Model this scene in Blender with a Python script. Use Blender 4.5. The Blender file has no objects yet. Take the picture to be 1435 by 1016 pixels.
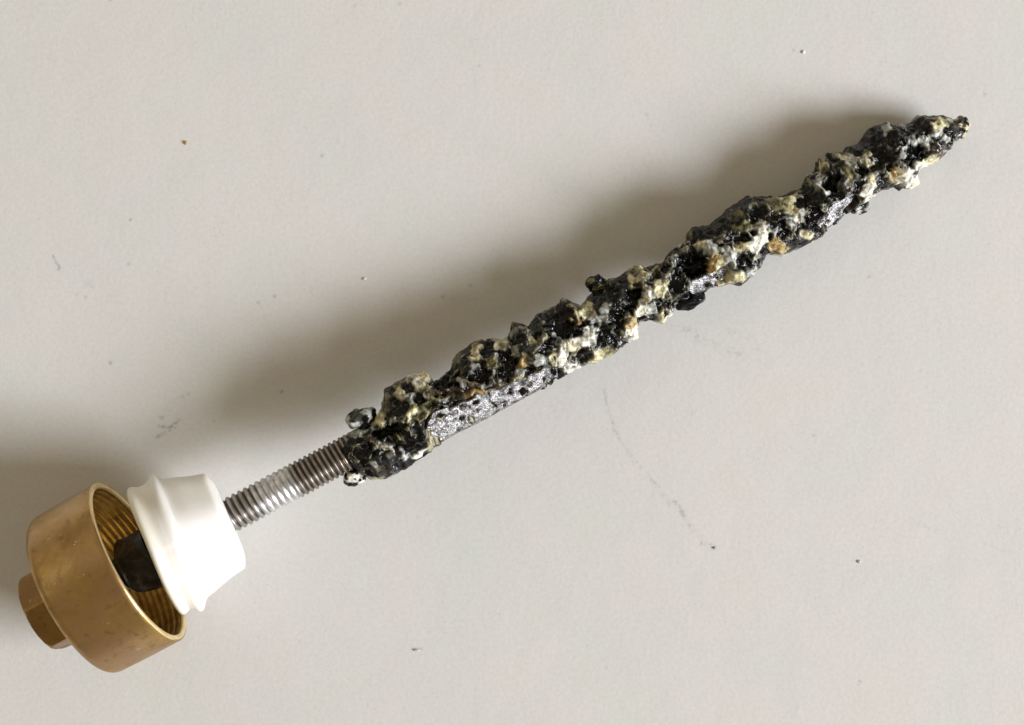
import bpy, bmesh, math, random
import numpy as np
from mathutils import Vector

random.seed(7)
rng = np.random.default_rng(7)
scene = bpy.context.scene
col = scene.collection
MM = 0.001                      # everything below is reckoned in millimetres

# ------------------------------------------------------------------ camera, light, exposure
FPX, CX, CY, HCAM = 2400.0, 717.5, 508.0, 407.0      # focal length in photo pixels, centre, height (mm)
cam_d = bpy.data.cameras.new('camera'); cam = bpy.data.objects.new('camera', cam_d); col.objects.link(cam)
cam.location = (0, 0, HCAM * MM)
cam_d.sensor_width = 36.0; cam_d.lens = FPX * 36.0 / 1435.0
cam_d.clip_start = 0.01; cam_d.clip_end = 50
scene.camera = cam

world = bpy.data.worlds.new('World'); scene.world = world; world.use_nodes = True
world.node_tree.nodes['Background'].inputs[0].default_value = (0.268, 0.212, 0.138, 1)
world.node_tree.nodes['Background'].inputs[1].default_value = 1.0

LAZ, LEL, LDIST = math.radians(-15), math.radians(25.5), 4.0        # towards the window: right and down in the picture
ldir = Vector((math.cos(LEL) * math.cos(LAZ), math.cos(LEL) * math.sin(LAZ), math.sin(LEL)))
win = bpy.data.lights.new('window_light', 'AREA'); win.shape = 'RECTANGLE'; win.size = 1.7; win.size_y = 1.3
win.energy = 273; win.color = (0.925, 0.935, 1.0)
wo = bpy.data.objects.new('window_light', win); col.objects.link(wo)
wo.location = ldir * LDIST
wo.rotation_euler = (-ldir).to_track_quat('-Z', 'Y').to_euler()

room = bpy.data.lights.new('room_fill_light', 'AREA'); room.shape = 'RECTANGLE'; room.size = 3.2; room.size_y = 1.8
room.energy = 7; room.color = (1.0, 0.965, 0.87)                  # added broad fill from the far side of the room, for metal contrast
rdir = Vector((math.cos(math.radians(38)) * math.cos(math.radians(140)), math.cos(math.radians(38)) * math.sin(math.radians(140)), math.sin(math.radians(38))))
ro = bpy.data.objects.new('room_fill_light', room); col.objects.link(ro); ro.location = rdir * 2.5
ro.rotation_euler = (-rdir).to_track_quat('-Z', 'Y').to_euler()

scene.view_settings.view_transform = 'Standard'; scene.view_settings.look = 'None'
scene.view_settings.exposure = 0.0; scene.view_settings.gamma = 1.0
scene.render.engine = 'CYCLES'
scene.cycles.filter_width = 1.5
scene.cycles.max_bounces = 8

# ------------------------------------------------------------------ helpers
def unpix(px, py, z):
    k = (HCAM - z) / FPX
    return np.array([(px - CX) * k, -(py - CY) * k, z])

def project(P):
    k = FPX / (HCAM - P[..., 2])
    return CX + P[..., 0] * k, CY - P[..., 1] * k

_perm = np.random.default_rng(11).permutation(256); _perm = np.concatenate([_perm, _perm, _perm])
_grad = np.array([[1,1,0],[-1,1,0],[1,-1,0],[-1,-1,0],[1,0,1],[-1,0,1],[1,0,-1],[-1,0,-1],
                  [0,1,1],[0,-1,1],[0,1,-1],[0,-1,-1],[1,1,0],[-1,1,0],[0,-1,1],[0,-1,-1]], dtype=np.float32)
def perlin(P, scale=1.0, off=0.0):
    p = np.asarray(P, dtype=np.float32) / scale + off + 37.17
    i = np.floor(p).astype(np.int32); f = p - i; i &= 255
    w = f * f * f * (f * (f * 6 - 15) + 10)
    out = 0
    for dx in (0, 1):
        for dy in (0, 1):
            for dz in (0, 1):
                h = _perm[_perm[_perm[i[..., 0] + dx] + i[..., 1] + dy] + i[..., 2] + dz] & 15
                g = _grad[h]
                d = (f[..., 0] - dx) * g[..., 0] + (f[..., 1] - dy) * g[..., 1] + (f[..., 2] - dz) * g[..., 2]
                wx = w[..., 0] if dx else 1 - w[..., 0]
                wy = w[..., 1] if dy else 1 - w[..., 1]
                wz = w[..., 2] if dz else 1 - w[..., 2]
                out = out + d * wx * wy * wz
    return out

def worley(P, scale, off=0.0):
    p = np.asarray(P, dtype=np.float32) / scale + off + 53.3
    i0 = np.floor(p).astype(np.int32); f1 = np.full(p.shape[:-1], 9.0, np.float32); f2 = f1.copy(); cid = np.zeros(p.shape[:-1], np.int32)
    for dx in (-1, 0, 1):
        for dy in (-1, 0, 1):
            for dz in (-1, 0, 1):
                c = i0 + np.array([dx, dy, dz], np.int32); m = c & 255
                h = _perm[_perm[_perm[m[..., 0]] + m[..., 1]] + m[..., 2]]; h2 = _perm[h + 17]; h3 = _perm[h + 101]
                d = np.sqrt((c[..., 0] + h / 255.0 - p[..., 0]) ** 2 + (c[..., 1] + h2 / 255.0 - p[..., 1]) ** 2 + (c[..., 2] + h3 / 255.0 - p[..., 2]) ** 2)
                near = d < f1
                f2 = np.where(near, f1, np.minimum(f2, d)); cid = np.where(near, _perm[h + 200], cid); f1 = np.where(near, d, f1)
    return f1, f2, cid / 255.0

def sstep(a, b, x):
    t = np.clip((x - a) / (b - a), 0, 1); return t * t * (3 - 2 * t)

ROOT = np.array([0.0, 0.0, 0.0])
def link_mesh(name, verts, faces, mat, parent=None, origin=None, smooth=True, colors=None, attrs=None):
    """verts in millimetres, world axes; the object's origin is set at origin (mm)"""
    base = np.array(origin if origin is not None else ROOT, dtype=float)
    v = (np.asarray(verts, dtype=float) - base) * MM
    me = bpy.data.meshes.new(name)
    faces = np.asarray(faces) if not isinstance(faces, list) else faces
    if isinstance(faces, np.ndarray):
        n, k = faces.shape
        me.vertices.add(len(v)); me.vertices.foreach_set('co', v.ravel())
        me.loops.add(n * k); me.loops.foreach_set('vertex_index', faces.ravel().astype(np.int32))
        me.polygons.add(n); me.polygons.foreach_set('loop_start', np.arange(0, n * k, k, dtype=np.int32))
        me.update(calc_edges=True)
    else:
        me.from_pydata(v.tolist(), [], faces)
    me.validate()
    me.polygons.foreach_set('use_smooth', np.full(len(me.polygons), smooth))
    if colors is not None:
        a = me.attributes.new('tint', 'FLOAT_COLOR', 'POINT')
        a.data.foreach_set('color', np.concatenate([colors, np.ones((len(colors), 1))], 1).astype(np.float32).ravel())
    for k, arr in (attrs or {}).items():
        a = me.attributes.new(k, 'FLOAT', 'POINT'); a.data.foreach_set('value', np.asarray(arr, dtype=np.float32).ravel())
    me.materials.append(mat); me.update()
    o = bpy.data.objects.new(name, me); col.objects.link(o)
    if parent is not None:
        o.parent = parent
        o.location = Vector((base - PORIG[parent.name]) * MM)
    else:
        o.location = Vector(base * MM)
    PORIG[o.name] = base
    return o
PORIG = {}

def grid_faces(nu, nt, wrap=True, flip=False):
    i = np.arange(nu - 1)[:, None]; j = np.arange(nt if wrap else nt - 1)[None, :]
    j2 = (j + 1) % nt
    a, b, c, d = i * nt + j, i * nt + j2, (i + 1) * nt + j2, (i + 1) * nt + j
    f = np.stack(np.broadcast_arrays(a, d, c, b) if flip else np.broadcast_arrays(a, b, c, d), -1).reshape(-1, 4)
    return f

def frame(A):
    """A = axis; N = towards the viewer, perpendicular; B = sideways (upper left in the picture)"""
    A = A / np.linalg.norm(A)
    N = np.array([0, 0, 1.0]); N = N - A * N.dot(A); N /= np.linalg.norm(N)
    B = np.cross(N, A)
    if B[1] < 0: B = -B
    return A, B, N

def tube(origin, A, prof, nt=128, rmod=None, umod=None, caps=False):
    """surface of revolution: prof = [(u, r)], rmod(u, theta, r), umod(u, theta)"""
    A, B, N = frame(np.array(A, dtype=float))
    th = np.linspace(0, 2 * math.pi, nt, endpoint=False)
    pr = np.array(prof, dtype=float)
    U = np.repeat(pr[:, 0][:, None], nt, 1); R = np.repeat(pr[:, 1][:, None], nt, 1); T = np.repeat(th[None], len(pr), 0)
    if rmod: R = rmod(U, T, R)
    if umod: U = U + umod(U, T)
    V = (np.array(origin)[None, None] + U[..., None] * A + (R * np.cos(T))[..., None] * N + (R * np.sin(T))[..., None] * B)
    f = grid_faces(len(pr), nt)
    return V.reshape(-1, 3), f

def refine(prof, step):
    out = []
    for (a, b) in zip(prof[:-1], prof[1:]):
        n = max(1, int(math.hypot(b[0] - a[0], b[1] - a[1]) / step))
        out += [(a[0] + (b[0] - a[0]) * t / n, a[1] + (b[1] - a[1]) * t / n) for t in range(n)]
    return out + [prof[-1]]

def orient(o):
    bm = bmesh.new(); bm.from_mesh(o.data); bmesh.ops.recalc_face_normals(bm, faces=bm.faces); bm.to_mesh(o.data); bm.free()
    return o

# ------------------------------------------------------------------ materials
def nodes(name):
    m = bpy.data.materials.new(name); m.use_nodes = True
    nt = m.node_tree; b = nt.nodes['Principled BSDF']
    return m, nt, b
def N_(nt, t, **kw):
    n = nt.nodes.new(t)
    for k, v in kw.items(): setattr(n, k, v)
    return n
def noise(nt, scale, detail=4, rough=0.55, vec=None, dist=0.0):
    n = N_(nt, 'ShaderNodeTexNoise'); n.inputs['Scale'].default_value = scale; n.inputs['Detail'].default_value = detail
    n.inputs['Roughness'].default_value = rough; n.inputs['Distortion'].default_value = dist
    if vec is None:
        tc = nt.nodes.get('TC') or N_(nt, 'ShaderNodeTexCoord', name='TC'); vec = tc.outputs['Object']
    nt.links.new(vec, n.inputs['Vector']); return n
def ramp(nt, src, stops):
    r = N_(nt, 'ShaderNodeValToRGB'); nt.links.new(src, r.inputs[0])
    e = r.color_ramp.elements
    while len(e) < len(stops): e.new(0.5)
    for el, (p, c) in zip(e, stops): el.position = p; el.color = (*c, 1) if len(c) == 3 else c
    return r
def mix(nt, fac, a, b, mode='MIX'):
    m = N_(nt, 'ShaderNodeMix', data_type='RGBA', blend_type=mode)
    for s, v in ((m.inputs[0], fac), (m.inputs[6], a), (m.inputs[7], b)):
        if hasattr(v, 'links'): nt.links.new(v, s)
        else: s.default_value = v if not isinstance(v, tuple) else ((*v, 1) if len(v) == 3 else v)
    return m.outputs[2]
def bump(nt, h, strength, dist, nrm=None):
    b = N_(nt, 'ShaderNodeBump'); b.inputs['Strength'].default_value = strength; b.inputs['Distance'].default_value = dist
    nt.links.new(h, b.inputs['Height'])
    if nrm is not None: nt.links.new(nrm, b.inputs['Normal'])
    return b.outputs[0]

def g(v): return (v, v, v)

# table: matt off-white painted board
m_table, nt, b = nodes('table_paint')
big = noise(nt, 28, 3, 0.5); big2 = noise(nt, 45, 3, 0.5, dist=0.3)
c1 = ramp(nt, big.outputs[0], [(0.3, (0.688, 0.692, 0.674)), (0.5, (0.698, 0.697, 0.674)), (0.7, (0.706, 0.698, 0.678))])
c2 = ramp(nt, big2.outputs[0], [(0.33, (0.97, 1.0, 0.975)), (0.5, (0.995, 0.995, 0.985)), (0.67, (1.0, 0.988, 0.975))])
cc = mix(nt, 1.0, c1.outputs[0], c2.outputs[0], 'MULTIPLY')
fine = noise(nt, 1100, 3, 0.6); fr = ramp(nt, fine.outputs[0], [(0.3, g(0.95)), (0.62, g(1.015))])
cc = mix(nt, 1.0, cc, fr.outputs[0], 'MULTIPLY')
at = N_(nt, 'ShaderNodeAttribute', attribute_name='scuff')
cc = mix(nt, at.outputs['Fac'], cc, (0.10, 0.10, 0.10))
nt.links.new(cc, b.inputs['Base Color']); b.inputs['Roughness'].default_value = 0.62
b.inputs['Specular IOR Level'].default_value = 0.3
peel = noise(nt, 800, 4, 0.6); wave = noise(nt, 90, 2, 0.5)
n1 = bump(nt, peel.outputs[0], 0.12, 0.0004); n2 = bump(nt, wave.outputs[0], 0.12, 0.001, n1)
nt.links.new(n2, b.inputs['Normal'])

# brass, tarnished
m_brass, nt, b = nodes('tarnished_brass')
n_a = noise(nt, 130, 5, 0.6, dist=0.6); n_b = noise(nt, 420, 4, 0.6); n_c = noise(nt, 60, 3, 0.5)
base = ramp(nt, n_a.outputs[0], [(0.28, (0.32, 0.195, 0.075)), (0.45, (0.46, 0.29, 0.095)), (0.6, (0.55, 0.36, 0.135)), (0.75, (0.53, 0.36, 0.21))])
blo = ramp(nt, n_c.outputs[0], [(0.42, g(0.0)), (0.62, g(0.75))])
cc = mix(nt, blo.outputs[0], base.outputs[0], (0.42, 0.26, 0.15))
dk = ramp(nt, n_b.outputs[0], [(0.27, g(0.45)), (0.42, g(1.0))])
cc = mix(nt, 0.6, cc, mix(nt, 1.0, cc, dk.outputs[0], 'MULTIPLY'))
pal = noise(nt, 700, 3, 0.6, dist=0.4); pr = ramp(nt, pal.outputs[0], [(0.665, g(0.0)), (0.72, g(0.8))])
cc = mix(nt, pr.outputs[0], cc, (0.75, 0.62, 0.40))
nt.links.new(cc, b.inputs['Base Color']); b.inputs['Metallic'].default_value = 0.95
rr = ramp(nt, n_a.outputs[0], [(0.3, g(0.46)), (0.7, g(0.30))]); nt.links.new(rr.outputs[0], b.inputs['Roughness'])
nt.links.new(bump(nt, n_b.outputs[0], 0.18, 0.0004), b.inputs['Normal'])

# the hexagonal head: the same brass, browner
m_hex = m_brass.copy(); m_hex.name = 'browned_brass'
hb_ = m_hex.node_tree; pbn = hb_.nodes['Principled BSDF']; src = pbn.inputs['Base Color'].links[0].from_socket
hb_.links.new(mix(hb_, 1.0, src, (0.70, 0.65, 0.56), 'MULTIPLY'), pbn.inputs['Base Color'])

# bright bare brass (rim and inside thread)
m_brass_in, nt, b = nodes('bare_brass')
n_a = noise(nt, 250, 4, 0.6); base = ramp(nt, n_a.outputs[0], [(0.3, (0.27, 0.165, 0.05)), (0.6, (0.60, 0.42, 0.15))])
nt.links.new(base.outputs[0], b.inputs['Base Color']); b.inputs['Metallic'].default_value = 0.8; b.inputs['Roughness'].default_value = 0.42
nt.links.new(bump(nt, n_a.outputs[0], 0.15, 0.0003), b.inputs['Normal'])

m_rim, nt, b = nodes('worn_brass_rim')
n_a = noise(nt, 300, 4, 0.6); base = ramp(nt, n_a.outputs[0], [(0.3, (0.70, 0.52, 0.24)), (0.6, (0.86, 0.70, 0.38))])
nt.links.new(base.outputs[0], b.inputs['Base Color']); b.inputs['Metallic'].default_value = 0.8; b.inputs['Roughness'].default_value = 0.4

# white nylon
m_nylon, nt, b = nodes('white_nylon')
n_a = noise(nt, 90, 4, 0.55); n_b = noise(nt, 700, 3, 0.6)
at = N_(nt, 'ShaderNodeAttribute', attribute_name='age')
base = ramp(nt, n_a.outputs[0], [(0.35, (0.83, 0.82, 0.775)), (0.6, (0.885, 0.88, 0.845))])
cc = mix(nt, at.outputs['Fac'], base.outputs[0], (0.86, 0.80, 0.60))
sp = ramp(nt, n_b.outputs[0], [(0.22, g(0.55)), (0.30, g(1.0))]); cc = mix(nt, 0.5, cc, mix(nt, 1.0, cc, sp.outputs[0], 'MULTIPLY'))
nt.links.new(cc, b.inputs['Base Color']); b.inputs['Roughness'].default_value = 0.38
b.inputs['Subsurface Weight'].default_value = 0.35; b.inputs['Subsurface Radius'].default_value = (0.004, 0.0036, 0.003); b.inputs['Subsurface Scale'].default_value = 1.0
nt.links.new(bump(nt, n_a.outputs[0], 0.12, 0.0008), b.inputs['Normal'])

# black rubber
m_rubber, nt, b = nodes('black_rubber')
n_a = noise(nt, 260, 5, 0.6, dist=0.5); base = ramp(nt, n_a.outputs[0], [(0.35, (0.008, 0.009, 0.007)), (0.52, (0.022, 0.02, 0.014)), (0.68, (0.11, 0.075, 0.045))])
nt.links.new(base.outputs[0], b.inputs['Base Color']); b.inputs['Roughness'].default_value = 0.45
nt.links.new(bump(nt, n_a.outputs[0], 0.4, 0.0006), b.inputs['Normal'])

# steel stud
m_steel, nt, b = nodes('threaded_steel')
at = N_(nt, 'ShaderNodeAttribute', attribute_name='tint')
n_a = noise(nt, 350, 4, 0.65); n_b = noise(nt, 1400, 3, 0.6)
v = ramp(nt, n_a.outputs[0], [(0.3, g(0.55)), (0.6, g(1.05))])
cc = mix(nt, 1.0, at.outputs['Color'], v.outputs[0], 'MULTIPLY')
nt.links.new(cc, b.inputs['Base Color']); b.inputs['Metallic'].default_value = 0.9
rr = ramp(nt, n_a.outputs[0], [(0.3, g(0.45)), (0.7, g(0.26))]); nt.links.new(rr.outputs[0], b.inputs['Roughness'])
nt.links.new(bump(nt, n_b.outputs[0], 0.25, 0.0002), b.inputs['Normal'])

# bare corroded metal of the rod
m_core, nt, b = nodes('pitted_bare_metal')
at = N_(nt, 'ShaderNodeAttribute', attribute_name='tint')
n_a = noise(nt, 3200, 4, 0.75); n_b = noise(nt, 650, 4, 0.65)
v = ramp(nt, n_a.outputs[0], [(0.40, g(0.05)), (0.50, g(0.7)), (0.6, g(1.3))])
v2 = ramp(nt, n_b.outputs[0], [(0.36, g(0.18)), (0.5, g(0.85)), (0.65, g(1.2))])
cc = mix(nt, 1.0, mix(nt, 1.0, at.outputs['Color'], v.outputs[0], 'MULTIPLY'), v2.outputs[0], 'MULTIPLY')
nt.links.new(cc, b.inputs['Base Color']); b.inputs['Metallic'].default_value = 0.75; b.inputs['Roughness'].default_value = 0.36
nt.links.new(bump(nt, n_a.outputs[0], 0.6, 0.0004), b.inputs['Normal'])

# wet mineral crust
m_crust, nt, b = nodes('wet_mineral_crust')
at = N_(nt, 'ShaderNodeAttribute', attribute_name='tint'); pa = N_(nt, 'ShaderNodeAttribute', attribute_name='pale')
n_a = noise(nt, 900, 4, 0.65); n_b = noise(nt, 2400, 3, 0.6)
v = ramp(nt, n_a.outputs[0], [(0.3, g(0.62)), (0.62, g(1.15))])
cc = mix(nt, 1.0, at.outputs['Color'], v.outputs[0], 'MULTIPLY')
nt.links.new(cc, b.inputs['Base Color'])
rr = ramp(nt, n_a.outputs[0], [(0.35, g(0.08)), (0.65, g(0.34))]); nt.links.new(rr.outputs[0], b.inputs['Roughness'])
b.inputs['Specular IOR Level'].default_value = 0.24
nt.links.new(pa.outputs['Fac'], b.inputs['Subsurface Weight'])
b.inputs['Subsurface Radius'].default_value = (0.0009, 0.0008, 0.0005); b.inputs['Subsurface Scale'].default_value = 1.0
gr = N_(nt, 'ShaderNodeAttribute', attribute_name='grain')
def times(x):
    m_ = N_(nt, 'ShaderNodeMath', operation='MULTIPLY'); nt.links.new(x, m_.inputs[0]); nt.links.new(gr.outputs['Fac'], m_.inputs[1]); return m_.outputs[0]
nb = bump(nt, times(n_a.outputs[0]), 0.22, 0.0004); nb = bump(nt, times(n_b.outputs[0]), 0.2, 0.0001, nb)
nt.links.new(nb, b.inputs['Normal'])

def plain(name, c, rough=0.6):
    m, nt, b = nodes(name); n = noise(nt, 2500, 3, 0.6)
    r = ramp(nt, n.outputs[0], [(0.3, tuple(x * 0.85 for x in c)), (0.65, c)])
    nt.links.new(r.outputs[0], b.inputs['Base Color']); b.inputs['Roughness'].default_value = rough
    return m

# ------------------------------------------------------------------ the table
def spaced(lo, hi, step, out):
    inner = np.arange(lo, hi + step * 0.5, step)
    ext = [step * 2]
    while sum(ext) < out: ext.append(ext[-1] * 1.5)
    e = np.cumsum(ext)
    return np.concatenate([(lo - e)[::-1], inner, hi + e])
xs = spaced(-124, 124, 0.28, 1500); ys = spaced(-90, 90, 0.28, 1500)
X, Y = np.meshgrid(xs, ys, indexing='ij')
PX, PY = CX + X * FPX / HCAM, CY - Y * FPX / HCAM
P3 = np.stack([PX, PY, np.zeros_like(PX)], -1)
scuff = np.zeros_like(PX)
inn = (PX > -40) & (PX < 1480) & (PY > -40) & (PY < 1060)
wob = perlin(P3, 9.0) * 3.0; spk = perlin(P3, 4.0, 5.3); spk2 = perlin(P3, 2.2, 9.1)
def stroke(pts, w, a, grain):
    """a rubbed pencil-like mark along a polyline given in table coordinates"""
    global scuff
    d = np.full_like(PX, 1e9)
    for (x0, y0), (x1, y1) in zip(pts[:-1], pts[1:]):
        vx, vy = x1 - x0, y1 - y0; L = vx * vx + vy * vy + 1e-6
        t = np.clip(((PX - x0) * vx + (PY - y0) * vy) / L, 0, 1)
        d = np.minimum(d, np.hypot(PX + wob - x0 - t * vx, PY + wob * 0.6 - y0 - t * vy))
    k = np.exp(-(d / w) ** 2) * a * (sstep(-0.05, 0.35, spk) * grain + (1 - grain))
    scuff = np.maximum(scuff, np.where(inn, k, 0))
stroke([(847, 542), (852, 575), (862, 605), (885, 640)], 2.2, 0.34, 0.75)
stroke([(885, 640), (915, 676), (945, 715)], 3.2, 0.16, 0.9)
stroke([(910, 670), (924, 682)], 1.6, 0.35, 0.4)
stroke([(945, 702), (965, 732), (985, 757), (1000, 768)], 3.4, 0.38, 0.85)
stroke([(985, 762), (996, 765)], 4.0, 0.3, 0.9)
stroke([(940, 457), (965, 463), (985, 478), (1030, 493), (1040, 500)], 5.0, 0.2, 0.95)
stroke([(1018, 462), (1055, 475), (1062, 490)], 3.0, 0.15, 0.9)
stroke([(74, 358), (78, 368), (83, 372), (82, 378)], 1.5, 0.45, 0.15)
stroke([(120, 395), (130, 402)], 2.5, 0.2, 0.6)
stroke([(224, 598), (240, 598), (252, 588)], 2.2, 0.5, 0.6)
stroke([(220, 612), (246, 600)], 2.5, 0.4, 0.8)
stroke([(226, 585), (244, 563), (262, 552)], 3.5, 0.25, 0.95)
stroke([(1376, 760), (1390, 765), (1402, 771), (1416, 774)], 2.0, 0.12, 0.5)
stroke([(1275, 730), (1310, 742)], 3.5, 0.1, 0.8)
stroke([(578, 910), (590, 909)], 1.6, 0.4, 0.1)
for (sx, sy, sr, sa) in [(183, 308, 2.2, .45), (180, 370, 2.2, .3), (451, 218, 2.2, .4), (385, 415, 2.5, .35), (362, 424, 2.2, .35), (154, 0, 2, .3),
                         (395, 549, 2.4, .5), (155, 509, 2.4, .5), (120, 416, 2, .3), (107, 413, 2, .2), (660, 400, 2.3, .35), (620, 416, 2.4, .3),
                         (1112, 70, 2.2, .3), (1140, 610, 2.2, .25), (1001, 767, 2.2, .65), (970, 580, 2, .2), (1205, 955, 2, .3), (300, 590, 1.6, .3),
                         (1218, 388, 2, .3), (1380, 132, 2, .3), (560, 5, 2.5, .25), (497, 8, 2.2, .2), (672, 92, 2.5, .15), (1203, 960, 1.6, .25),
                         (905, 160, 2.2, .18), (912, 176, 2.0, .15), (850, 935, 1.8, .2), (420, 900, 1.7, .16), (700, 860, 1.6, .2), (1290, 520, 1.8, .18)]:
    d = np.hypot(PX - sx + wob * 0.3, (PY - sy) + wob * 0.3); scuff = np.maximum(scuff, np.where(inn, sa * np.exp(-(d / sr) ** 2), 0))
dust = sstep(0.42, 0.62, spk2) * sstep(0.0, 0.35, perlin(P3, 60.0, 3.0)) * 0.14
scuff = np.clip(np.maximum(scuff, np.where(inn, dust, 0)), 0, 1)
V = np.stack([X, Y, np.zeros_like(X)], -1).reshape(-1, 3)
f = grid_faces(len(xs), len(ys), wrap=False)
table = link_mesh('table_top', V, f, m_table, attrs={'scuff': scuff})
table['kind'] = 'structure'; table['label'] = 'pale grey matt painted table surface with faint scuffs'

# ------------------------------------------------------------------ the anode assembly
P0 = unpix(214, 779.5, 20.0); P1 = unpix(1352, 177, 6.0)
AX, BX, NX = frame(P1 - P0); LEN = float(np.linalg.norm(P1 - P0))
ROOT = np.array([P0[0], P0[1], 0.0])
root = bpy.data.objects.new('anode_rod', None); col.objects.link(root); root.location = Vector(ROOT * MM)
root.empty_display_size = 0.02; PORIG[root.name] = ROOT
root['label'] = 'crusted black and cream anode rod with brass cap, white plug and threaded stud'
root['category'] = 'anode rod'

# --- brass cap
CA = unpix(195.6, 785.4, 20.75)
ang, elv = math.radians(28.9), math.radians(2.4)
CAX = np.array([math.cos(ang) * math.cos(elv), math.sin(ang) * math.cos(elv), math.sin(elv)])
prof = refine([(-0.35, 18.95), (-0.02, 19.15)], 0.2)
outer = [(-0.05, 19.9), (-0.35, 20.15), (-2.0, 20.15), (-8, 20.1), (-14.8, 19.9)]
arc = [(-15.1 - 2.4 * math.sin(t), 17.5 + 2.4 * math.cos(t)) for t in np.linspace(0.1, math.pi / 2, 9)]
back = [(-17.5, 15), (-17.5, 11.0), (-17.4, 7)]
V, f = tube(CA, CAX, refine(outer + arc + back, 0.7), 160,
            rmod=lambda U, T, R: R + 0.05 * np.sin(3 * T + 1) + 0.03 * np.sin(7 * T + U * 0.2))
cap = orient(link_mesh('cap_nut', V, f, m_brass, root))
V, f = tube(CA, CAX, [(-0.45, 20.08), (-0.2, 20.02), (0.0, 19.8), (0.03, 19.3), (0.0, 18.9), (-0.3, 18.7), (-0.7, 18.6)], 160)
orient(link_mesh('rim', V, f, m_rim, cap))
ins = []
for u in np.arange(-0.6, -15.2, -0.08):
    ph = (-u) / 1.8
    ins.append((u, 18.55))
def thr(U, T, R):
    ph = (-U / 1.5 + T / (2 * math.pi)) % 1.0
    prf = 1 - np.abs(ph * 2 - 1)
    return R - 0.17 * sstep(0.15, 0.85, prf) * sstep(0.4, 1.8, -U)
V, f = tube(CA, CAX, ins + [(-15.2, 15), (-15.2, 8), (-15.2, 0.5)], 160, rmod=lambda U, T, R: np.where(R > 16, thr(U, T, R), R))
link_mesh('inner_thread', V, f, m_brass_in, cap)
# hexagonal head behind the cap
def hexr(T, a): return a * math.cos(math.pi / 6) / np.cos(((T - math.radians(12)) % (math.pi / 3)) - math.pi / 6)
hp = [(-17.0, 9.9), (-17.6, 9.9), (-20, 9.9), (-23, 9.9), (-24.4, 9.9), (-25.1, 9.55), (-25.6, 9.15), (-25.9, 8.6), (-26.0, 8.0), (-26.0, 4), (-26.0, 0.2)]
def hexmod(U, T, R):
    h = hexr(T, 9.95); h = h - 0.10 * (h > 9.7)
    return np.minimum(h, R)
hp2 = refine(hp, 0.5)
V, f = tube(CA, CAX, hp2, 180, rmod=hexmod)
hexo = orient(link_mesh('hex_head', V, f, m_hex, cap, smooth=True))
try: hexo.data.set_sharp_from_angle(angle=math.radians(28))
except Exception: pass

# --- rubber washer stack round the stud between cap and plug
def rub(U, T, R): return R + 0.3 * np.sin(2 * T + 0.7) + 0.18 * np.sin(5 * T + U) + 0.2 * np.sin(3 * T - 0.6 * U)
V, f = tube(P0, AX, refine([(-7.2, 3.2), (-7.2, 4.4), (-6.9, 5.4), (-6.2, 6.3), (-5.0, 6.8), (-3.0, 7.0), (-0.2, 7.1), (0.6, 7.0)], 0.3), 96, rmod=rub)
orient(link_mesh('rubber_washer', V, f, m_rubber, root))

# --- white plug, a little crooked on the stud
Q0 = unpix(213.5, 773.5, 20.3); Q1 = unpix(317.5, 728.5, 17.2)
QA = Q1 - Q0
pp = [(0.6, 4.2), (0.2, 9), (0.05, 14.2), (0.1, 14.9), (0.4, 15.45), (1.0, 15.7), (1.7, 15.5), (2.6, 15.05), (3.3, 15.0), (4.2, 15.5), (4.9, 16.2), (5.4, 16.45), (5.9, 16.4), (6.4, 16.0), (7.0, 15.0), (7.6, 14.35),
      (8.6, 14.05), (11, 13.45), (14, 12.6), (16.8, 11.95), (17.25, 11.8), (17.55, 11.5), (17.85, 11.0), (18.5, 9.3), (18.8, 7.6), (18.85, 5.2), (18.85, 2.0)]
def pl_r(U, T, R):
    fl = sstep(8.5, 6.0, U)
    r = R + fl * (0.18 * np.sin(3 * T + 0.5) + 0.12 * np.sin(5 * T + 2)) * (R > 8)
    r = r - sstep(2.2, 5.0, U) * sstep(8.5, 6.5, U) * np.clip(np.cos(T), 0, 1) ** 0.7 * (R - 14.7) * 0.75 * (R > 14.7)
    r = r + 0.12 * np.sin(2.3 * T + 0.5 * U) * (R > 8)
    r = r + (1 - fl) * (R > 8) * (0.28 * np.cos(6 * (T - 0.2)))
    return r
def pl_u(U, T): return sstep(9.5, 5.5, U) * (U > 2) * 0.9 * np.sin(T + 0.25) * sstep(2, 4, U) + 0.12 * np.sin(4 * T + 1) * sstep(9, 6, U)
V, f = tube(Q0, QA, refine(pp, 0.35), 160, rmod=pl_r, umod=pl_u)
ua = (V - Q0) @ (QA / np.linalg.norm(QA))
sb = (V - Q0) @ BX
age = np.clip(sstep(7, 0, ua) * 0.75 + 0.15 * sstep(0, 16, sb), 0, 1) * (0.75 + 0.5 * perlin(V, 4.0))
orient(link_mesh('plastic_plug', V, f, m_nylon, root, attrs={'age': np.clip(age, 0, 1)}))

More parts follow.
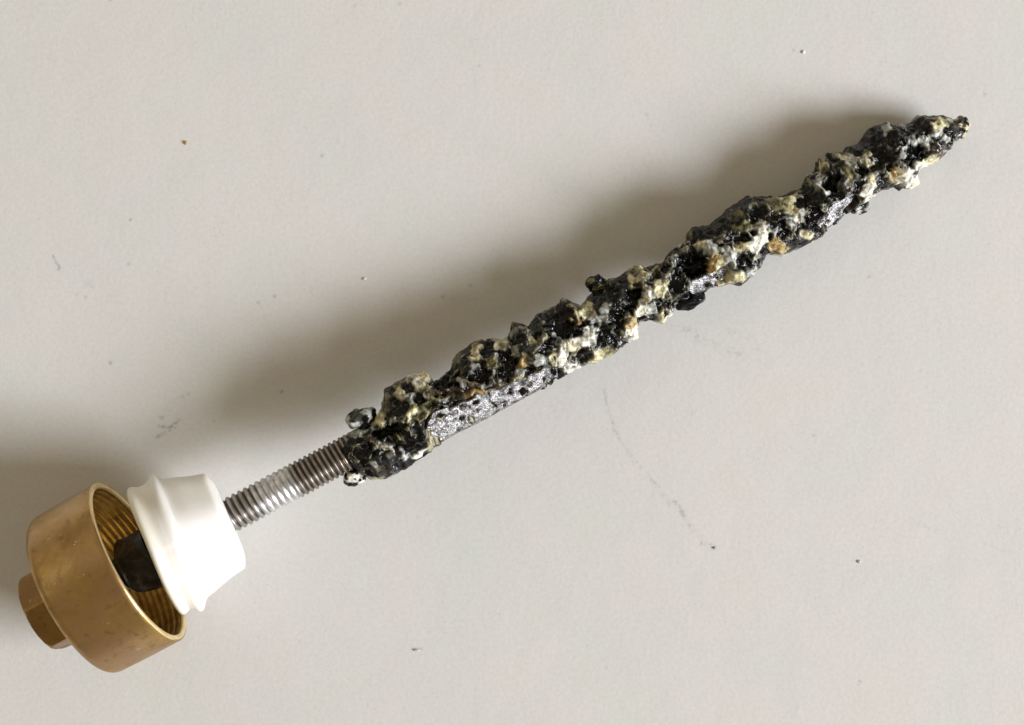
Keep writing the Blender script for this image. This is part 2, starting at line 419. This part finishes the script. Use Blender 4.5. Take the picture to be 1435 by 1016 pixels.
# --- threaded stud
us = np.arange(-15, 58, 0.085); ntd = 72
th = np.linspace(0, 2 * math.pi, ntd, endpoint=False)
U, T = np.meshgrid(us, th, indexing='ij')
pitch = 1.48 - 0.22 * sstep(33, 37, us); phase = np.cumsum(0.085 / pitch)
ph = (phase[:, None] + T / (2 * math.pi)) % 1.0
tri = 1 - np.abs(2 * ph - 1)
wear = sstep(26, 31, U) * sstep(37.5, 34.5, U)
depth = 0.54 - 0.2 * wear
P = P0 + U[..., None] * AX
R = 4.08 - depth * (1 - sstep(0.05, 0.8, tri))
R = R + 0.05 * perlin(P + (np.cos(T) * 4)[..., None] * NX + (np.sin(T) * 4)[..., None] * BX, 1.6)
V = P + (R * np.cos(T))[..., None] * NX + (R * np.sin(T))[..., None] * BX
bright = np.array([0.85, 0.85, 0.85]); brown = np.array([0.36, 0.315, 0.26]); grey = np.array([0.44, 0.40, 0.36])
k1 = sstep(35, 38.5, U + 1.2 * perlin(V, 2.0))[..., None]; k2 = (sstep(24, 29, U) * sstep(38, 35, U))[..., None]
C = grey * (1 - k2) + bright * k2; C = C * (1 - k1) + brown * k1
C = C * (0.22 + 0.78 * sstep(3.52, 3.88, R))[..., None]      # darker in the roots of the thread
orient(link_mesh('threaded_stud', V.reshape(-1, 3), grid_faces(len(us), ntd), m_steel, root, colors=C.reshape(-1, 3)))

# --- crusted rod -----------------------------------------------------------------
def axis_coord(px, py):
    """closest approach of the line of sight through a photo point to the rod's axis: (u along the rod, distance)"""
    c = np.array([0, 0, HCAM]); d = unpix(px, py, 0) - c; d /= np.linalg.norm(d)
    w = P0 - c; a, bb, cc_ = 1.0, AX.dot(d), 1.0
    D, E = AX.dot(w), d.dot(w); den = a * cc_ - bb * bb
    s = (bb * E - cc_ * D) / den; t = (a * E - bb * D) / den
    p = P0 + s * AX; q = c + t * d
    return s, float((q - p).dot(BX)), float(np.linalg.norm(q - p))
TOP = [(480,612),(492,603),(506,597),(522,590),(534,573),(539,545),(562,532),(596,519),(606,534),(616,529),(631,517),(639,496),(662,481),(678,476),(711,476),(716,460),(718,451),(739,456),(751,442),(777,432),(787,420),(803,424),(813,427),(823,415),(838,405),(850,394),(864,388),(874,383),(892,371),(903,376),(928,368),(938,353),(961,339),(963,328),(972,317),(993,316),(1018,294),(1047,276),(1056,276),(1097,274),(1124,262),(1130,247),(1143,239),(1146,224),(1159,215),(1164,226),(1181,215),(1188,206),(1202,203),(1218,181),(1238,172),(1247,176),(1272,174),(1286,163),(1320,163),(1333,168),(1346,172)]
BOT = [(487,652),(496,657),(508,664),(521,671),(537,667),(567,656),(585,645),(619,624),(649,606),(685,589),(729,565),(759,548),(792,527),(813,514),(854,499),(869,487),(888,474),(897,452),(915,449),(928,452),(940,441),(944,427),(956,424),(972,416),(988,410),(1002,406),(1022,398),(1038,400),(1056,386),(1066,372),(1073,358),(1099,357),(1124,346),(1149,331),(1177,312),(1197,294),(1209,285),(1219,279),(1234,269),(1256,263),(1265,268),(1280,256),(1290,237),(1313,227),(1329,212),(1341,198),(1352,193)]
tp = np.array(sorted([axis_coord(*p) for p in TOP])); bt = np.array(sorted([axis_coord(*p) for p in BOT]))
U0 = min(tp[0, 0], bt[0, 0]); U1 = max(tp[-1, 0], bt[-1, 0])
NU, NT = 1150, 240
us = np.linspace(U0 - 0.4, U1 + 0.2, NU); du = us[1] - us[0]
rt = np.interp(us, tp[:, 0], np.abs(tp[:, 1])); rb = np.interp(us, bt[:, 0], np.abs(bt[:, 1]))
def blur1(a, n):
    k = np.exp(-np.linspace(-2, 2, 2 * n + 1) ** 2); k /= k.sum()
    return np.convolve(np.pad(a, n, mode='edge'), k, 'valid')
rm = blur1(0.5 * (rt + rb), int(3.0 / du)); rt = rm + (rt - rm) * 1.12; rb = rm + (rb - rm) * 1.12; rtb = blur1(rt, int(0.2 / du) + 1); rbb = blur1(rb, int(0.2 / du) + 1)
za = (P0 + us[:, None] * AX)[:, 2]
th = np.linspace(0, 2 * math.pi, NT, endpoint=False)
U, T = np.meshgrid(us, th, indexing='ij')
sn, cs = np.sin(T), np.cos(T)
side = np.where(sn > 0, rtb[:, None], rbb[:, None])
w = np.abs(sn) ** 1.6
under = np.minimum(rm, np.maximum(za - 0.4, 1.0))
mid = np.where(cs > 0, rm[:, None] * 1.02, under[:, None])
RB = mid * (1 - w) + side * w
endk = np.minimum(sstep(U0 - 0.5, U0 + 1.2, us), 1)[:, None] * np.sqrt(np.clip((U1 + 0.2 - us) / 2.2, 0, 1))[:, None]
RB = RB * (0.35 + 0.65 * endk) if False else RB
NVEC = cs[..., None] * NX + sn[..., None] * BX
AXP = (P0 + us[:, None] * AX)[:, None, :]
PB = AXP + RB[..., None] * NVEC
px, py = project(PB)
jx = perlin(PB, 2.2, 1.0) * 7.0 + perlin(PB, 0.8, 4.0) * 1.6; jy = perlin(PB, 2.2, 8.0) * 7.0 + perlin(PB, 0.8, 13.0) * 1.6
qx, qy = px + jx, py + jy
front = sstep(-0.25, 0.1, cs)

def inpoly(poly, x, y):
    r = np.zeros(x.shape, bool); n = len(poly)
    for i in range(n):
        x0, y0 = poly[i]; x1, y1 = poly[(i + 1) % n]
        if y0 == y1: continue
        c = ((y0 > y) != (y1 > y)) & (x < (x1 - x0) * (y - y0) / (y1 - y0) + x0); r ^= c
    return r
def zc(z, pts):
    ox, oy, s = z; return [(ox + x / s, oy + y / s) for x, y in pts]
R1, R2, R3, R4 = (470, 550, 7.256), (530, 460, 7.256), (660, 420, 7.256), (780, 360, 6.77)
R5, R6, R7, R8 = (920, 290, 6.775), (1030, 220, 6.775), (1120, 180, 7.256), (1210, 150, 7.256)
STRIPS = [[(597,590),(604,578),(622,572),(645,563),(662,556),(690,551),(720,541),(745,529),(760,521),(783,516),(789,521),(778,536),(750,556),(728,568),(690,592),(655,610),(622,624),(606,618),(598,607)],
          zc(R5, [(240,850),(330,760),(420,690),(520,650),(640,580),(720,540),(740,620),(680,690),(590,750),(520,820),(460,880),(380,860),(300,850)]),
          zc(R7, [(205,1010),(250,920),(330,800),(430,760),(520,680),(600,650),(640,720),(570,800),(480,890),(410,970),(330,1030),(215,1060)])]
sx, sy = px + jx * 0.75, py + jy * 0.75
strip = np.zeros_like(px)
for s in STRIPS: strip = np.maximum(strip, inpoly(s, sx, sy).astype(float))
strip *= (cs > -0.35) * (perlin(PB, 1.9, 19.0) + 0.35 * perlin(PB, 0.7, 20.0) > -0.58)
def blur2(a, n):
    for _ in range(n):
        a = (a + np.roll(a, 1, 1) + np.roll(a, -1, 1)) / 3
        a[1:-1] = (a[:-2] + a[1:-1] + a[2:]) / 3
    return a
strip_s = blur2(strip.copy(), 3)

K = (.004,.0045,.006); D = (.010,.011,.012); G = (.075,.078,.073); L = (.47,.49,.45); P_ = (.66,.62,.39); W = (.84,.83,.71)
O = (.19,.175,.085); Yc = (.47,.335,.14); Tn = (.115,.085,.055); TE = (.03,.05,.045); B_ = (.36,.40,.38)
FEAT = {
'R1': [(285,130,40,20,0,.1,L),(435,240,50,60,0,.5,P_),(215,415,75,50,0,.2,B_),(560,390,190,90,-15,-.9,K),(360,470,60,50,0,.1,Tn),(160,520,60,55,0,.3,TE),(300,600,100,70,0,-.3,K),(210,760,120,60,0,0,K),
       (560,720,160,110,-20,1.0,G),(380,725,50,50,0,.2,G),(370,735,30,32,0,.2,L),(545,590,60,30,-40,.2,L),(650,720,60,50,0,.1,D),(500,760,40,30,0,.1,Tn),(790,480,110,80,0,.3,K),(800,390,60,30,0,.1,G),(720,610,50,40,0,.2,L),(840,640,80,25,-30,.3,W),(780,560,60,40,0,0,K),(1090,505,65,24,-25,.4,P_),(1010,470,30,30,0,.1,P_)],
'R2': [(300,700,280,250,0,0,O),(120,640,50,50,0,-.2,K),(230,660,60,60,0,.2,P_),(310,590,60,55,0,-.4,K),(390,530,60,85,-40,.5,W),(500,560,60,70,0,.2,P_),(460,455,60,30,0,.3,P_),(340,700,60,40,0,.1,L),(200,800,110,90,0,-.5,K),(410,720,70,60,0,-.5,K),(350,850,35,80,35,.3,P_),(20,910,40,60,0,.3,P_),(70,790,60,70,0,.1,O),
       (630,560,110,65,0,-.6,K),(620,650,150,40,0,.1,Tn),(610,720,70,28,0,.2,O),(880,660,140,50,0,.2,Tn),(1080,660,100,25,0,.3,Yc),(880,230,70,50,0,0,K),(790,300,30,90,30,.1,O),(1010,200,40,75,10,.5,Yc),(1000,280,40,40,0,.3,P_),(1100,200,80,90,0,-.3,K),(880,380,60,50,0,.1,G),(980,400,40,40,0,.2,L),(850,550,50,40,0,.2,L),(970,560,40,40,0,.1,G),(1080,500,110,90,0,-.6,K),(1140,350,40,40,0,.2,P_),(920,480,60,40,0,-.2,K)],
'R3': [(60,560,45,60,0,.3,P_),(70,470,30,50,0,.3,Yc),(170,490,70,90,0,-.4,K),(320,440,80,40,0,.4,P_),(380,650,120,165,0,-.8,K),(220,640,60,70,0,.1,O),(30,690,40,40,0,.1,L),(110,780,100,80,0,-.5,K),(40,860,50,30,0,.1,O),(120,950,120,30,0,.2,Yc),(330,880,80,50,0,.1,Tn),(450,530,40,60,0,.2,L),(545,650,45,65,20,.3,Yc),(490,740,40,30,0,.2,L),(480,400,80,45,0,-.2,K),(490,350,60,18,-30,.2,G),(720,240,140,85,-10,-.2,K),(950,250,150,165,0,-.8,K),
       (690,560,160,110,0,.1,G),(640,410,70,40,0,.1,O),(670,520,60,60,0,.1,O),(740,510,60,40,0,-.2,K),(700,640,60,50,0,.2,L),(560,560,30,40,0,.1,O),(850,420,100,70,0,-.3,K),(830,590,48,52,0,.7,P_),(830,590,18,20,0,-.2,Tn),(920,610,36,115,5,.5,W),(1010,660,70,60,0,.3,W),(980,480,50,40,0,.2,P_),(1060,600,40,40,0,-.2,K),(900,60,60,60,0,.5,O),(1035,150,48,100,-32,.7,Yc),(1060,140,25,60,-32,.2,P_),(1130,100,60,80,0,.1,O),(1110,420,60,50,0,.2,L)],
'R4': [(60,600,90,150,0,-.5,K),(300,520,70,80,0,.3,P_),(300,560,40,40,0,0,O),(380,590,60,40,0,.2,L),(370,240,80,70,0,.3,K),(450,190,110,30,0,.2,O),(360,370,60,50,0,0,K),(400,430,60,70,0,.1,G),(465,500,40,50,0,.2,L),(480,640,60,60,0,.1,G),(480,760,120,110,0,-.5,K),(320,740,55,90,20,.4,W),(220,800,70,50,-30,.3,W),(150,860,50,40,0,.2,P_),(50,950,40,90,0,.4,W),(390,930,70,50,-25,.4,P_),(270,930,80,50,0,-.2,K),(500,890,50,30,0,0,O),(720,730,60,80,0,.5,W),(690,630,50,60,0,.3,Yc),(710,540,40,40,0,.2,Yc),(600,620,60,85,0,-.5,K),(700,420,115,120,0,-.8,K),
       (560,340,70,90,0,-.2,K),(620,330,35,65,40,.1,G),(640,200,50,60,0,0,K),(760,150,70,40,0,.1,O),(760,95,70,25,0,.4,P_),(820,190,60,50,0,.2,P_),(710,200,40,30,0,.2,P_),(890,270,60,50,0,-.2,K),(1030,290,50,70,0,.4,P_),(950,200,80,50,0,-.2,K),(915,360,40,40,0,.2,L),(840,430,38,110,15,.4,W),(820,520,50,50,0,.3,W),(1000,460,110,60,0,-.3,K),(920,500,40,40,0,.2,L),(990,590,50,40,0,.4,P_),(1080,550,25,40,0,.3,W),(860,590,80,18,0,-.1,K)],
'R5': [(60,760,70,70,0,.3,P_),(90,570,50,60,0,-.2,K),(200,470,60,60,0,.1,TE),(165,560,40,80,0,.2,L),(360,560,150,130,0,-1.3,K),(250,390,50,25,0,.3,L),(310,340,25,10,0,.2,W),(200,720,80,100,0,-.2,K),(555,540,62,105,10,.1,Yc),(600,560,28,75,10,.2,P_),(330,600,30,25,0,0,D),(500,380,110,45,5,.6,L),(640,400,80,30,20,.4,L),(430,360,50,30,0,.2,P_),(800,390,70,40,0,.3,P_),(430,260,150,60,0,-.1,K),(620,90,140,32,-35,.1,K),(560,200,80,50,0,.1,D),(310,250,40,40,0,.1,O),(760,290,110,40,0,-.4,K),(790,200,90,50,0,.2,O),(830,540,110,80,0,-.6,K),(710,460,60,60,0,.3,L),(740,530,40,50,0,.2,L),(900,400,25,40,0,.3,W),(290,890,80,95,0,.3,K),(410,890,50,60,0,.2,D),(740,680,85,25,-15,.4,P_),(690,720,50,20,0,.2,O),(890,640,60,25,-35,.3,L)],
'R6': [(60,440,85,50,-30,.1,K),(150,500,20,65,35,.3,L),(230,540,95,60,0,-.4,K),(110,650,90,60,0,.2,O),(330,430,60,60,0,.2,O),(420,470,120,60,0,.3,O),(260,650,70,65,0,.3,L),(250,770,48,145,20,.5,W),(60,790,85,40,0,-.3,K),(60,870,60,30,0,.3,P_),(530,480,60,85,-25,.4,P_),(600,590,40,42,0,.3,W),(460,600,60,50,0,.1,G),(520,640,28,60,0,.2,L),(440,690,72,85,0,-.5,K),(620,690,72,60,0,-.4,TE),(690,380,115,105,0,-.3,K),(760,580,95,125,0,-.5,K),(680,520,35,28,0,.1,O),(600,360,40,18,-30,.2,L),(690,740,40,40,0,.2,P_),(650,830,50,50,0,.1,D),(410,850,72,70,0,.4,Yc),(460,900,30,50,0,.3,P_),(380,720,30,40,0,.1,L),(705,180,30,20,0,.3,W),(850,390,90,40,0,.1,G)],
'R7': [(230,280,60,25,-35,.2,Tn),(230,380,50,60,0,.2,P_),(330,540,75,125,0,-.8,K),(210,540,24,95,0,.5,L),(260,630,40,18,30,.3,L),(430,570,40,85,0,.2,G),(510,450,60,125,0,.2,O),(560,330,70,50,0,.3,L),(720,250,60,40,0,.3,P_),(740,300,70,25,-15,.3,L),(650,420,70,42,0,-.3,K),(620,580,80,60,0,-.3,K),(730,340,40,30,0,.2,P_),(660,490,30,30,0,.2,L),(735,520,40,60,0,.3,P_),(700,640,55,95,20,.5,W),(510,640,60,40,0,.1,Tn),(430,690,80,40,0,-.1,K),(520,230,85,50,0,.1,K),(720,120,150,95,0,-.1,K),(960,100,150,80,0,.1,D),(880,280,120,100,0,-.2,K),(1110,270,60,95,0,-.5,K),(1045,240,18,80,25,.4,L),(860,540,65,75,0,0,K),(950,590,100,40,0,.1,D)],
'R8': [(100,300,130,110,0,-.1,K),(235,220,35,50,0,.3,L),(400,280,130,80,0,.1,D),(580,210,110,40,0,-.1,K),(640,110,170,28,-3,.3,Tn),(640,165,100,25,0,.1,G),(510,450,120,115,0,-.7,K),(400,460,22,75,30,.5,L),(630,340,50,50,0,.3,L),(500,340,40,40,0,.2,L),(720,310,60,42,0,-.2,K),(950,220,105,95,0,.3,Tn),(940,250,60,50,0,.1,G),(770,190,70,50,0,.3,P_),(760,260,60,40,0,.2,L),(850,250,40,40,0,-.1,K),(960,140,55,40,0,0,K),(1060,260,40,55,0,.2,P_),(830,340,60,40,0,.2,L),(750,440,90,70,0,.2,Tn),(660,550,90,40,-20,.3,P_),(760,560,60,30,0,.2,P_),(870,450,40,20,0,.2,L),(600,600,60,40,0,.3,W),(320,680,75,55,-35,.4,Yc),(430,720,70,95,0,.5,W)],
}
REG = dict(R1=R1, R2=R2, R3=R3, R4=R4, R5=R5, R6=R6, R7=R7, R8=R8)

# uneven mineral ground colour everywhere
PBf = PB
nA = perlin(PBf, 2.6, 2.0) + 0.5 * perlin(PBf, 1.2, 6.0); nB = perlin(PBf, 1.9, 17.0) + 0.5 * perlin(PBf, 0.8, 21.0)
def lay(C, m, c): return C * (1 - m[..., None]) + np.array(c) * m[..., None]
WP = PBf + 0.7 * np.stack([perlin(PBf, 2.5, 3.0), perlin(PBf, 2.5, 7.0), perlin(PBf, 2.5, 15.0)], -1)
f1, f2, cid = worley(WP, 3.6); g1, g2, cjd = worley(WP, 1.7, 9.0)
bowl = sstep(0.02, 0.55, f2 - f1); rimw = sstep(0.22, 0.03, f2 - f1)
bow2 = sstep(0.03, 0.5, g2 - g1); rim2 = sstep(0.2, 0.03, g2 - g1)
deep = np.where(cid < 0.70, 0.7 + 1.6 * cid, np.where(cid < 0.8, 0.25, -0.45))
H = 0.25 - bowl * deep - 0.16 * bow2 * np.where(cjd < 0.55, 1.0, -0.25)
C = np.broadcast_to(np.array(K), PB.shape).copy()
for lo, hi, cl in ((0.70, 0.76, D), (0.76, 0.80, Tn), (0.80, 0.84, G), (0.84, 0.90, O), (0.90, 0.95, P_), (0.95, 1.01, L)):
    C = lay(C, ((cid >= lo) & (cid < hi)) * (0.5 + 0.5 * bowl), cl)
gate = sstep(-0.1, 0.25, perlin(PBf, 3.0, 27.0)); rc = sstep(-0.15, 0.15, nB)[..., None]
C = C * (1 - (rimw * gate * 0.85)[..., None]) + (np.array(P_) * 0.75 * rc + np.array(L) * 0.6 * (1 - rc)) * (rimw * gate * 0.85)[..., None]
C = lay(C, rim2 * sstep(0.0, 0.3, perlin(PBf, 2.3, 29.0)) * 0.35, O)
C = lay(C, sstep(0.1, 0.45, perlin(PBf, 2.1, 25.0)) * 0.3, Tn)
pale = rimw * gate * 0.4
edge_n = perlin(PBf, 1.3, 31.0) * 0.5 + perlin(PBf, 0.5, 33.0) * 0.16
cover = np.zeros_like(px)
for rk, lst in FEAT.items():
    ox, oy, s = REG[rk]
    for (fx, fy, rx, ry, rot, h, c) in lst:
        fx, fy, rx, ry = ox + fx / s, oy + fy / s, rx / s, ry / s
        if c is K: rx, ry = rx * 1.12, ry * 1.12
        elif sum(c) > 0.9: rx, ry = rx * 1.12, ry * 1.12
        sel = (np.abs(px - fx) < 2.2 * max(rx, ry) + 8) & (np.abs(py - fy) < 2.2 * max(rx, ry) + 8) & (front > 0)
        if not sel.any(): continue
        a = math.radians(rot); dx, dy = qx[sel] - fx, qy[sel] - fy
        ex, ey = (dx * math.cos(a) + dy * math.sin(a)) / rx, (-dx * math.sin(a) + dy * math.cos(a)) / ry
        e = np.sqrt(ex * ex + ey * ey) + edge_n[sel]
        m = sstep(1.32, 0.66, e) * front[sel] * 0.97
        C[sel] = C[sel] * (1 - m[:, None]) + np.array(c) * (1 + 0.5 * nB[sel])[:, None] * m[:, None]
        hm = np.clip(1 - (e / 1.35) ** 2, 0, 1) * front[sel]
        if h < -0.15:                                            # a pit: smooth bowl with a raised, mineral-coloured lip
            hb = sstep(1.2, 0.35, e) * front[sel]
            H[sel] = H[sel] * (1 - 0.85 * hb) + h * hb * 2.3
            lipm = np.exp(-((e - 1.22) / 0.17) ** 2) * front[sel] * sstep(-0.25, 0.2, nB[sel] + 0.4 * nA[sel])
            H[sel] = H[sel] + 0.4 * lipm
            C[sel] = C[sel] * (1 - 0.6 * lipm[:, None]) + (np.array(P_) * 0.6 if (len(lst) * int(fx)) % 2 else np.array(L) * 0.7) * 0.6 * lipm[:, None]
        else:
            H[sel] = H[sel] * (1 - 0.7 * hm) + h * hm * 1.2
        lum = (c[0] + c[1] + c[2]) / 3
        pale[sel] = pale[sel] * (1 - m) + m * (0.6 if lum > 0.3 else 0.0)
# black seams and pinholes through the pale mineral
seam = sstep(0.045, 0.0, np.abs(perlin(PBf, 1.5, 41.0))) * sstep(-0.1, 0.25, perlin(PBf, 3.0, 43.0))
C = lay(C, seam * 0.5, D)
pin = sstep(0.42, 0.6, perlin(PBf, 0.75, 51.0)); 
vein = sstep(0.05, 0.01, np.abs(perlin(PBf, 2.0, 45.0) + 0.25 * perlin(PBf, 0.6, 46.0))) * sstep(0.0, 0.3, perlin(PBf, 3.4, 47.0))
C = lay(C, vein * 0.4, (.42, .40, .29)); H = H + 0.15 * vein
mott = 0.62 + 0.75 * sstep(-0.35, 0.35, perlin(PBf, 1.0, 48.0) + 0.4 * perlin(PBf, 0.45, 49.0)); C = C * np.clip(mott, 0, 1.12)[..., None]
C = lay(C, pin * 0.3, K); H = H - 0.08 * pin - 0.08 * seam
wet = sstep(0.45, 0.7, perlin(PBf, 0.9, 61.0))
C = lay(C, wet * 0.06, G)
lumC = np.clip(C, 0, 1).mean(-1); C = C * (0.3 + 0.7 * sstep(0.02, 0.2, lumC))[..., None]; lumC = np.clip(C, 0, 1).mean(-1); grain = 0.12 + 0.88 * sstep(0.03, 0.3, lumC)
# relief
rid = 1 - 2 * np.sqrt(perlin(PBf, 2.4, 71.0) ** 2 + 0.01) * 1.6
soft = 0.3 + 0.7 * grain
DISP = 0.30 * rid - 0.25 + 0.30 * soft * perlin(PBf, 1.3, 73.0) + soft * (0.08 * perlin(PBf, 0.6, 75.0) + 0.015 * perlin(PBf, 0.3, 77.0))
amp = 0.6 + 0.4 * np.abs(cs)
RC = RB + (DISP + H) * amp
core_r = np.minimum(3.0 - 0.8 * sstep(70, 210, U), RB - 2.2)
TF = math.radians(-38)
fac_h = rbb[:, None] * 0.84
facet = fac_h / np.clip(np.cos(T - TF), 0.25, 1)
core_s = np.minimum(RB - 0.15, facet)
core_s = blur2(core_s.copy(), 3)
core = core_r * (1 - strip_s) + core_s * strip_s
lip = blur2(strip_s.copy(), 6)
RC = RC * (1 - strip_s) + (core - 0.55) * strip_s
RC = np.where(strip_s < 0.5, np.maximum(RC, np.maximum(core_r + 0.15, 1.2)), RC)
RC = np.maximum(RC, 0.6)
shrink = np.sqrt(np.clip((us - us[0]) / 1.0, 0.0, 1))[:, None] * np.sqrt(np.clip((us[-1] - us) / 1.6, 0.0, 1))[:, None]
RC = RC * (0.15 + 0.85 * shrink); core = core * (0.1 + 0.85 * shrink)
# push a little sideways along the rod so that the relief overhangs
VC = AXP + RC[..., None] * NVEC
VC = VC + (0.35 * perlin(PBf, 1.4, 81.0))[..., None] * AX
VC[..., 2] = np.maximum(VC[..., 2], 0.05)
def closed(Vg, extra_first, extra_last):
    nu, ntt = Vg.shape[:2]
    V = np.concatenate([Vg.reshape(-1, 3), [extra_first, extra_last]]); n = nu * ntt
    j = np.arange(ntt); j2 = (j + 1) % ntt
    quads = grid_faces(nu, ntt)
    t1 = np.stack([np.full(ntt, n), j2, j, j], 1); t2 = np.stack([np.full(ntt, n + 1), (nu - 1) * ntt + j, (nu - 1) * ntt + j2], 1)
    return V, quads, t1[:, :3], t2
V, q, t1, t2 = closed(VC, P0 + (us[0]) * AX, P0 + us[-1] * AX)
crust = orient(link_mesh('mineral_crust', V[:-2], q, m_crust, root, colors=np.clip(C, 0, 1).reshape(-1, 3), attrs={'pale': pale, 'grain': grain}))

# bare metal underneath, showing where the crust has come off
cC = np.broadcast_to(np.array([0.66, 0.65, 0.645]), PB.shape).copy()
pits = [(R2, 650, 930, 62), (R2, 870, 810, 48), (R2, 1010, 790, 52), (R2, 790, 870, 32), (R2, 960, 960, 40), (R3, 560, 830, 60), (R3, 860, 770, 40), (R3, 700, 760, 22), (R3, 560, 975, 50), (R3, 770, 860, 25), (R5, 510, 780, 45), (R5, 590, 690, 20), (R7, 300, 920, 30), (R7, 420, 890, 30), (R7, 330, 790, 40)]
cr = core.copy()
for (z, x, y, r) in pits:
    fx, fy, rr_ = z[0] + x / z[2], z[1] + y / z[2], r / z[2]
    e = np.hypot(px + jx * 0.3 - fx, py + jy * 0.3 - fy) / rr_
    m = sstep(1.1, 0.75, e) * strip_s
    cC = lay(cC, m * 0.92, (0.10, 0.10, 0.105)); cr = cr - 0.35 * np.clip(1 - e * e, 0, 1) * strip_s
grime = sstep(0.15, 0.45, perlin(PBf, 1.6, 91.0)); cC = lay(cC, grime * 0.75, (0.12, 0.12, 0.12))
cr = cr + 0.10 * perlin(PBf, 0.9, 93.0) + 0.06 * perlin(PBf, 0.4, 95.0)
VK = AXP + np.maximum(cr, 0.3)[..., None] * NVEC; VK[..., 2] = np.maximum(VK[..., 2], 0.06)
orient(link_mesh('metal_core', VK.reshape(-1, 3), grid_faces(NU, NT), m_core, root, colors=cC.reshape(-1, 3)))

# --- separate nodules grown on the crust
def nodule(name, px_, py_, rpx, squash, cols, seed, lift=0.0, rough=0.25, hz=None):
    s, d, _ = axis_coord(px_, py_)
    z = float((P0 + s * AX)[2]) + lift if hz is None else hz
    c = unpix(px_, py_, z); r = rpx / FPX * (HCAM - z)
    bm = bmesh.new(); bmesh.ops.create_icosphere(bm, subdivisions=5, radius=1.0)
    v = np.array([x.co[:] for x in bm.verts]); fc = [[x.index for x in f_.verts] for f_ in bm.faces]; bm.free()
    n = 1 + rough * perlin(v, 0.9, seed) * 1.5 + rough * 0.6 * perlin(v, 0.42, seed + 3) + 0.02 * perlin(v, 0.16, seed + 5)
    loc = v * n[:, None] * np.array(squash) * r
    pos = c + loc[:, 0:1] * AX + loc[:, 1:2] * BX + loc[:, 2:3] * NX
    pos[:, 2] = np.maximum(pos[:, 2], 0.05)
    C = np.broadcast_to(np.array(cols[0]), v.shape).copy()
    for i, c2 in enumerate(cols[1:]):
        m = sstep(-0.02, 0.2, perlin(v, 0.6, seed + 11 + 7 * i) + 0.3 * perlin(v, 0.25, seed + 2 + i)); C = lay(C, m, c2)
    o = link_mesh(name, pos, np.array(fc), m_crust, crust, origin=c, colors=C, attrs={'pale': np.full(len(v), 0.2), 'grain': 0.12 + 0.6 * sstep(0.03, 0.3, C.mean(-1))})
    return o
nodule('nodule', 508, 588, 19, (1.0, 0.9, 0.9), [K, G, L], 3, lift=2.0, rough=0.34)
nodule('nodule', 497, 668, 15, (1.15, 0.85, 0.9), [D, W, K], 19, lift=-1.0, rough=0.15)
nodule('nodule', 836, 399, 14, (1.0, 1.0, 0.9), [K, D, O], 27, lift=1.0, rough=0.25)
nodule('nodule', 967, 420, 17, (1.2, 0.78, 0.8), [K, D], 38, lift=-0.5, rough=0.22)
nodule('nodule', 1205, 292, 10, (1.2, 0.8, 0.9), [D, G, L], 45, lift=-1.0, rough=0.3)
nodule('nodule', 548, 650, 17, (1.25, 0.8, 0.9), [G, D, Tn, L], 52, lift=1.0, rough=0.2)
nodule('nodule', 775, 503, 7, (1, 1, 1), [P_, W, Tn], 61, lift=3.6, rough=0.2)
nodule('nodule', 1274, 249, 12, (1.0, 1.2, 0.9), [W, P_], 72, lift=0.5, rough=0.25)
nodule('nodule', 1343, 178, 14.5, (1.0, 0.95, 0.9), [P_, Tn, G, K], 94, lift=0.5, rough=0.26)
nodule('nodule', 885, 464, 11, (0.9, 1.2, 0.9), [W, P_], 83, lift=-0.5, rough=0.25)

# ------------------------------------------------------------------ crumbs on the table
def crumb(name, px_, py_, size, squash, mat, seed, label, cat):
    c = unpix(px_, py_, 0.0); r = size / FPX * HCAM
    bm = bmesh.new(); bmesh.ops.create_icosphere(bm, subdivisions=3, radius=1.0)
    v = np.array([x.co[:] for x in bm.verts]); fc = [[x.index for x in f_.verts] for f_ in bm.faces]; bm.free()
    n = 1 + 0.5 * perlin(v, 0.7, seed) + 0.25 * perlin(v, 0.3, seed + 2)
    loc = v * n[:, None] * np.array(squash) * r
    loc[:, 2] -= loc[:, 2].min()
    o = link_mesh(name, c + loc, np.array(fc), mat, origin=c)
    o['label'] = label; o['category'] = cat
m_yel, m_wht, m_gry, m_dk = plain('yellow_grit', (0.5, 0.36, 0.10)), plain('white_grit', (0.84, 0.83, 0.79), 0.5), plain('pale_grit', (0.62, 0.61, 0.56)), plain('dark_grit', (0.10, 0.10, 0.09))
crumb('crumb', 260.5, 200, 2.6, (0.8, 1.1, 0.45), m_yel, 5, 'tiny yellow crumb alone on the upper left of the table', 'crumb')
crumb('chip', 1126, 73, 2.3, (1.0, 1.0, 0.4), m_wht, 9, 'tiny white chip on the table above the rod, near the top edge', 'chip')
crumb('grain', 511, 390.5, 2.6, (1.0, 0.8, 0.4), m_wht, 15, 'tiny white grain on the table just above the soft shadow of the rod', 'grain')
crumb('grain', 1204, 787, 2.2, (0.9, 1.0, 0.4), m_gry, 21, 'tiny pale grain on the open table at the lower right', 'grain')
crumb('fleck', 584, 911, 2.8, (1.5, 0.5, 0.3), m_gry, 28, 'thin pale fleck on the table at the bottom, right of the brass cap', 'fleck')
crumb('speck', 1000.5, 767.5, 1.2, (1.0, 1.0, 0.7), m_dk, 33, 'dark speck at the lower end of the long faint scuff', 'speck')
